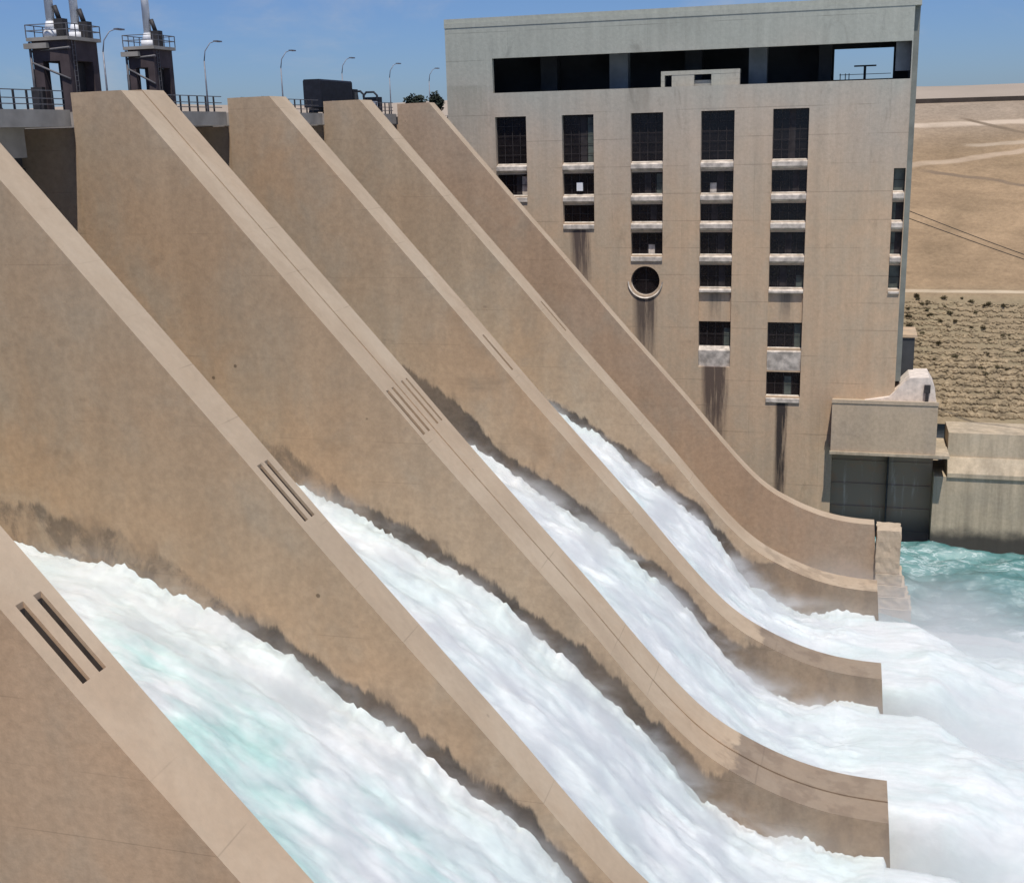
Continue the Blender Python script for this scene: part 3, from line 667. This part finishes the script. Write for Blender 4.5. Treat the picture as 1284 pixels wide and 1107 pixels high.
# windows: frame, pane and bright sloping sill
def window(a, b, z0, z1, key, ci):
    mb = MB(); y = FY+.95; fw = .10
    big = key == 'A'; nm = 3 if b-a > 3 else 0
    for x in [a, b-fw]: mb.box(x, x+fw, y-.05, y+.07, z0, z1)
    for z in [z0, z1-fw]: mb.box(a+fw, b-fw, y-.05, y+.07, z, z+fw)
    rng = random.Random(ci*17+ord(key))
    for i in range(nm):
        x = a+(b-a)*(i+1)/(nm+1); mb.box(x-.04, x+.04, y-.03, y+.05, z0+fw, z1-fw)
    for i in range(1, 5 if big else 2):
        z = z0+(z1-z0)*i/(5 if big else 2); mb.box(a+fw, b-fw, y-.055, y-.035, z-.035, z+.035)
    f = mb.build('window', M['frame_dark'], ph)
    mb = MB(); mb.box(a+.02, b-.02, y+.1, y+.14, z0+.02, z1-.02); mb.build('pane', M['glass_dark'] if ci < 5 else M['pane_green'], f)
    if rng.random() < .3 and ci < 5:
        mb = MB(); k = rng.randrange(4); x = a+(b-a)*k/4; mb.box(x+.12, x+(b-a)/4-.12, y+.072, y+.092, z0+.15, z0+(z1-z0)*rng.uniform(.35,.95)); mb.build('broken_pane', M['pane_green'] if rng.random() < .6 else M['sill'], f)
    if big and ci in (1, 4) or key in 'BCDE' and rng.random() < .6:
        mb = MB(); x = a+(b-a)*rng.uniform(.3,.6); mb.box(x, x+.9, y+.075, y+.095, z0+.15, z1-.15); mb.build('blind', M['frame_dark'], f)
    hgt = 1.15 if key != 'F' else 3.2
    if key == 'E': hgt = .75
    mb = MB(); out = .22
    mb.prism([(FY+.9, z0+.12), (FY-out, z0-.28), (FY-out, z0-hgt*.72), (FY+.30, z0-hgt), (FY+.9, z0-hgt)] if key != 'F' else [(FY+.9, z0+.1), (FY+.10, z0-.5), (FY+.34, z0-hgt), (FY+.9, z0-hgt)], a+.03, b-.03, 'x')
    mb.build('sill', M['sill'], f)
for ci, (a, b, rows) in enumerate(COLS):
    for r in rows: window(a, b, *ROWS[r], r, ci)
mb = MB(); y = FY+.8
for i in range(N):
    j = (i+1) % N; q = []
    for rr in (2.08, 1.92):
        for k in (i, j): q.append((RC[0]+rr*math.cos(2*math.pi*k/N), RC[1]+rr*math.sin(2*math.pi*k/N)))
    mb.face([(q[0][0],y,q[0][1]),(q[1][0],y,q[1][1]),(q[3][0],y,q[3][1]),(q[2][0],y,q[2][1])])
mb.box(RC[0]-.04, RC[0]+.04, y, y+.05, RC[1]-1.95, RC[1]+1.95); mb.box(RC[0]-1.95, RC[0]+1.95, y+.002, y+.045, RC[1]-.04, RC[1]+.04)
f = mb.build('round_window', M['frame_dark'], ph)
mb = MB(); mb.prism([(RC[0]+2.09*math.cos(2*math.pi*i/N), RC[1]+2.09*math.sin(2*math.pi*i/N)) for i in range(N)], y+.1, y+.14); mb.build('pane', M['glass_dark'], f)
mb = MB(); A = [math.pi*(1.02+.96*i/20) for i in range(21)]
for s, t in zip(A, A[1:]):
    for r0, r1, ya, yb in ((2.05,2.55,FY+.5,FY-.22),(2.55,2.62,FY-.22,FY+.02)):
        mb.face([(RC[0]+r0*math.cos(s),ya,RC[1]+r0*math.sin(s)),(RC[0]+r0*math.cos(t),ya,RC[1]+r0*math.sin(t)),(RC[0]+r1*math.cos(t),yb,RC[1]+r1*math.sin(t)),(RC[0]+r1*math.cos(s),yb,RC[1]+r1*math.sin(s))])
mb.build('sill', M['sill'], f)
# light frame standing in the gallery, a lamp, an air conditioner, and the hoist seen against the sky
mb = MB(); a, b, c, e = -26.4, -15.5, SL[2], 67.2; y0, y1 = FY+.85, FY+2.2
mb.box(a, b, y0, y1, e-.55, e); mb.box(a, a+.5, y0, y1, c, e-.553); mb.box(b-3.9, b-.02, y0+.02, y1, c, e-.553); mb.box(a+1.5, a+4.6, y0+.04, y1, c, e-.553)
mb.box(a+4.6, b-6.2+2.3, y0+.5, y1, c, c+.8)
tag(mb.build('gallery_shelter', M['facade']), 'low pale concrete shelter standing in the dark gallery opening', 'shelter')
mb = MB(); mb.box(-.4, 2.6, FY+9.0, FY+9.3, 67.15, 67.35); mb.box(.9, 1.25, FY+9.0, FY+9.3, SL[2], 67.147); mb.box(-2.4, 4.6, FY+9.35, FY+9.42, 66.1, 66.18)
for x in (-2.3, -1.6, -1.1): mb.box(x, x+.12, FY+9.0, FY+9.2, SL[2], 66.3)
tag(mb.build('gallery_stand', M['steel_dark']), 'thin dark stand silhouetted in the bright gallery window', 'stand')
mb = MB(); mb.box(-38.6, -37.7, FY+.55, FY+.9, 51.0, 52.2); ac = mb.build('air_conditioner', M['white_steel']); tag(ac, 'white air conditioner in a second row window of the powerhouse', 'air conditioner')

# ------------------------------------------------------------------ platform, stoplogs, quay, rubble
t = empty('concrete_platform', (5.7, 176, 14)); tag(t, 'pale concrete block overhanging two dark gates at the foot of the powerhouse', 'platform')
mb = MB(); mb.box(-1.4, 12.75, 172, 182, 14.5, 21.5); mb.build('block', M['footing'], t)
mb = MB(); mb.box(-1.5, 14.6, 171.7, 182, 14.1, 14.497); mb.build('bottom_slab', M['quay'], t)
mb = MB(); mb.box(-1.45, 12.8, 171.9, 172.25, 21.503, 22.0); mb.build('kerb', M['footing'], t)
for (a, b, lab) in ((-1.2, 6.62, 'streaked dark stoplog gate under the left half of the concrete platform'), (6.85, 12.9, 'dark bluish stoplog gate under the right half of the concrete platform')):
    t = empty('stoplog_gate', ((a+b)/2, 176, -2)); tag(t, lab, 'stoplog gate', 'stoplog gates under the platform')
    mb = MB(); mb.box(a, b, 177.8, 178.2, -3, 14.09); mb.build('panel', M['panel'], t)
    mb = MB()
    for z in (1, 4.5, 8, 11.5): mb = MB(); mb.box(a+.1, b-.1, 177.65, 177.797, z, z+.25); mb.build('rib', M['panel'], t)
mb = MB(); mb.box(6.623, 6.847, 176.6, 178.2, -3, 14.09); tag(mb.build('gate_pillar', M['steel_dark']), 'narrow dark pillar between the two stoplog gates', 'pillar')
t = empty('quay_wall', (60, 178, -3)); tag(t, 'long stained concrete quay wall along the river right of the platform', 'wall')
mb = MB(); mb.prism([(174.7,-4),(184,-4),(184,10.7),(174.7,10.7)], 12.95, 260, 'x'); mb.build('wall', M['quay'], t)
mb = MB(); mb.prism([(174.45,10.703),(184,10.703),(184,13.3),(175.9,13.3),(174.45,11.3)], 14.7, 260, 'x'); mb.build('coping', M['quay'], t)
mb = MB(); mb.prism([(176.2,13.303),(184,13.303),(184,16.7),(176.5,16.7)], 14.7, 260, 'x'); mb.build('upper_wall', M['quay'], t)
mb = MB(); mb.prism([(3.0,21.503),(6.3,22.1),(8.9,24.9),(11.5,25.0),(12.3,23.6),(12.6,21.503)], 174.2, 181, 'y')
tag(mb.build('sloping_block', M['rubble']), 'whitish sloping concrete block on top of the platform at the foot of the powerhouse', 'concrete block')
mb = MB(); mb.box(10.9, 11.7, 173.7, 174.15, 22.9, 24.0); mb.box(11.1, 11.5, 173.75, 174.1, 21.503, 22.897); tag(mb.build('valve_box', M['steel_dark']), 'small dark box on a post in front of the whitish sloping block', 'box')
t = empty('annex', (9, 184, 16)); tag(t, 'annex block coloured dark for its shaded open front behind the right corner of the powerhouse', 'annex')
mb = MB(); mb.box(7.0, 9.6, 180.2, 187, 16, 29.6); mb.build('wall', M['inner'], t); mb = MB(); mb.box(6.9, 9.9, 180.0, 187.2, 29.603, 30.0); mb.build('roof', M['facade'], t)  # closed box, the shade of an open front is in its dark colour

# ------------------------------------------------------------------ embankment
PROF = [(183,16.4),(185,17.6),(206.5,32.2),(211,32.7),(216,34.2),(262,49.5),(303,63.2),(312,63.6),(322,63.4),(420,52),(900,50)]
def ez(y): return interp(PROF, y)
ex = lines([(-260,-20,20),(-20,90,1.5),(90,700,40)]); ey = lines([(183,216,1.2),(216,306,2.2),(306,420,10),(420,900,60)])
def ezn(x, y):
    return ez(y)+(noise.fractal((x*.05, y*.07, 1), 1, 2, 4)*.55+nz(x*.3, y*.35, 4)*.12)*sst(183, 190, y)*(1-sst(295, 303, y))*(1-.75*sst(206,207,y)*sst(211.5,210.5,y))
vs = [(x, y, ezn(x, y)) for x in ex for y in ey]; fs = []; n = len(ey)
for i in range(len(ex)-1):
    for j in range(n-1): fs.append((i*n+j, (i+1)*n+j, (i+1)*n+j+1, i*n+j+1))
mb = MB(); mb.mesh(vs, fs, True); tag(mb.build('embankment', M['earth'], None, False), kind='structure')
# low dark wall along the embankment crest
mb = MB(); x = -20
mb.box(-10, 400, 303.6, 304.4, 62.4, 64.2); tag(mb.build('parapet_wall', M['rut']), 'low dark parapet wall along the top of the embankment', 'wall')
# riprap: loose rock laid in rough rows
rng = random.Random(3); mb = MB()
ico = bmesh.new(); bmesh.ops.create_icosphere(ico, subdivisions=1, radius=1); iv = [v.co.copy() for v in ico.verts]; iff = [tuple(v.index for v in f.verts) for f in ico.faces]; ico.free()
for _ in range(7500):
    y = 184.5+20.5*rng.random()**1.35; x = rng.uniform(8, 44); row = round(y/1.05)*1.05; y = row+rng.gauss(0, .16)
    s = rng.uniform(.12,.40)*(1.15 if y < 195 else .8); sc = Vector((rng.uniform(.8,1.7), rng.uniform(.7,1.1), rng.uniform(.5,.9)))*s; ph_ = rng.uniform(0, 6.28)
    cs, sn = math.cos(ph_*.12), math.sin(ph_*.12); z = ezn(x, y)
    vv = []
    for v in iv:
        k = 1+.35*noise.noise(v*1.7+Vector((x, y, s)))
        q = Vector((v.x*sc.x, v.y*sc.y, v.z*sc.z))*k; vv.append((x+q.x*cs-q.y*sn, y+q.x*sn+q.y*cs, z+q.z+.05))
    mb.mesh(vv, iff)
tag(mb.build('riprap', M['rock'], None, False), 'loose tan riprap rock laid in rows on the lower bank', 'riprap', kind='stuff')
# shrubs on the bank
protos = []
for k in range(3):
    r = random.Random(50+k); t = empty('shrub', (0,0,0)); mb = MB(); mb.tube([(0,0,-.1),(.05,0,.5)], .05, 5, .02); mb.build('stem', M['bark'], t)
    mb = MB(); leaves(mb, (0,0,.5), (.8,.7,.55), 130, .14, r); leaves(mb, (.5,.1,.35), (.5,.4,.35), 60, .12, r); mb.build('crown', M['leaf'], t, False); protos.append(t)
r = random.Random(12); spots = []
for _ in range(9): spots.append((r.uniform(9.5,30), r.uniform(203,206.3), r.uniform(.45,.95)))
for _ in range(46): spots.append((r.uniform(9,30), 187+19*r.random()**.8, r.uniform(.4,.85)))
for i, (x, y, s) in enumerate(spots):
    o = protos[i] if i < 3 else copy_tree(protos[i % 3])
    o.location = (x, y, ezn(x, y)); o.scale = (s, s, s*.8); o.rotation_euler = (0,0,r.uniform(0,6.28))
    tag(o, 'small dry olive shrub on the rocky bank right of the powerhouse', 'shrub', 'shrubs on the rocky bank')
# cables hanging from the powerhouse wall to the right
for k, dz in enumerate((0,-1.0)):
    mb = MB(); pts = []
    for i in range(25):
        u = i/24; x = 7.75+u*52; y = 178-u*18; z = 47.6+dz-u*14.5-1.8*math.sin(math.pi*u)*(1-.4*k)-u*k*.6; pts.append((x, y, z))
    mb.tube(pts, .055, 6); tag(mb.build('cable', M['cable']), ('upper' if k == 0 else 'lower')+' of two black cables sloping down from the powerhouse over the hillside', 'cable', 'cables across the hillside')
# far hills
mb = MB(); L = []
for i in range(121):
    a = R(-70+190*i/120); d = 2600; x = math.sin(a)*d; y = math.cos(a)*d; hgt = 82+16*nz(i*.11, 1)+7*nz(i*.5, 3)
    L.append([(x*.75,y*.75,50),(x*.88,y*.88,55+hgt*.25),(x*.97,y*.97,50+hgt*.8),(x,y,50+hgt*.85),(x*1.3,y*1.3,50)])
for g, h in zip(L, L[1:]):
    for k in range(4): mb.face([g[k], h[k], h[k+1], g[k+1]], True)
tag(mb.build('far_hills', M['hill']), kind='structure')
mb = MB(); mb.box(-6000, 6000, 880, 6000, 40, 49.8); tag(mb.build('plain', M['hill']), kind='structure')
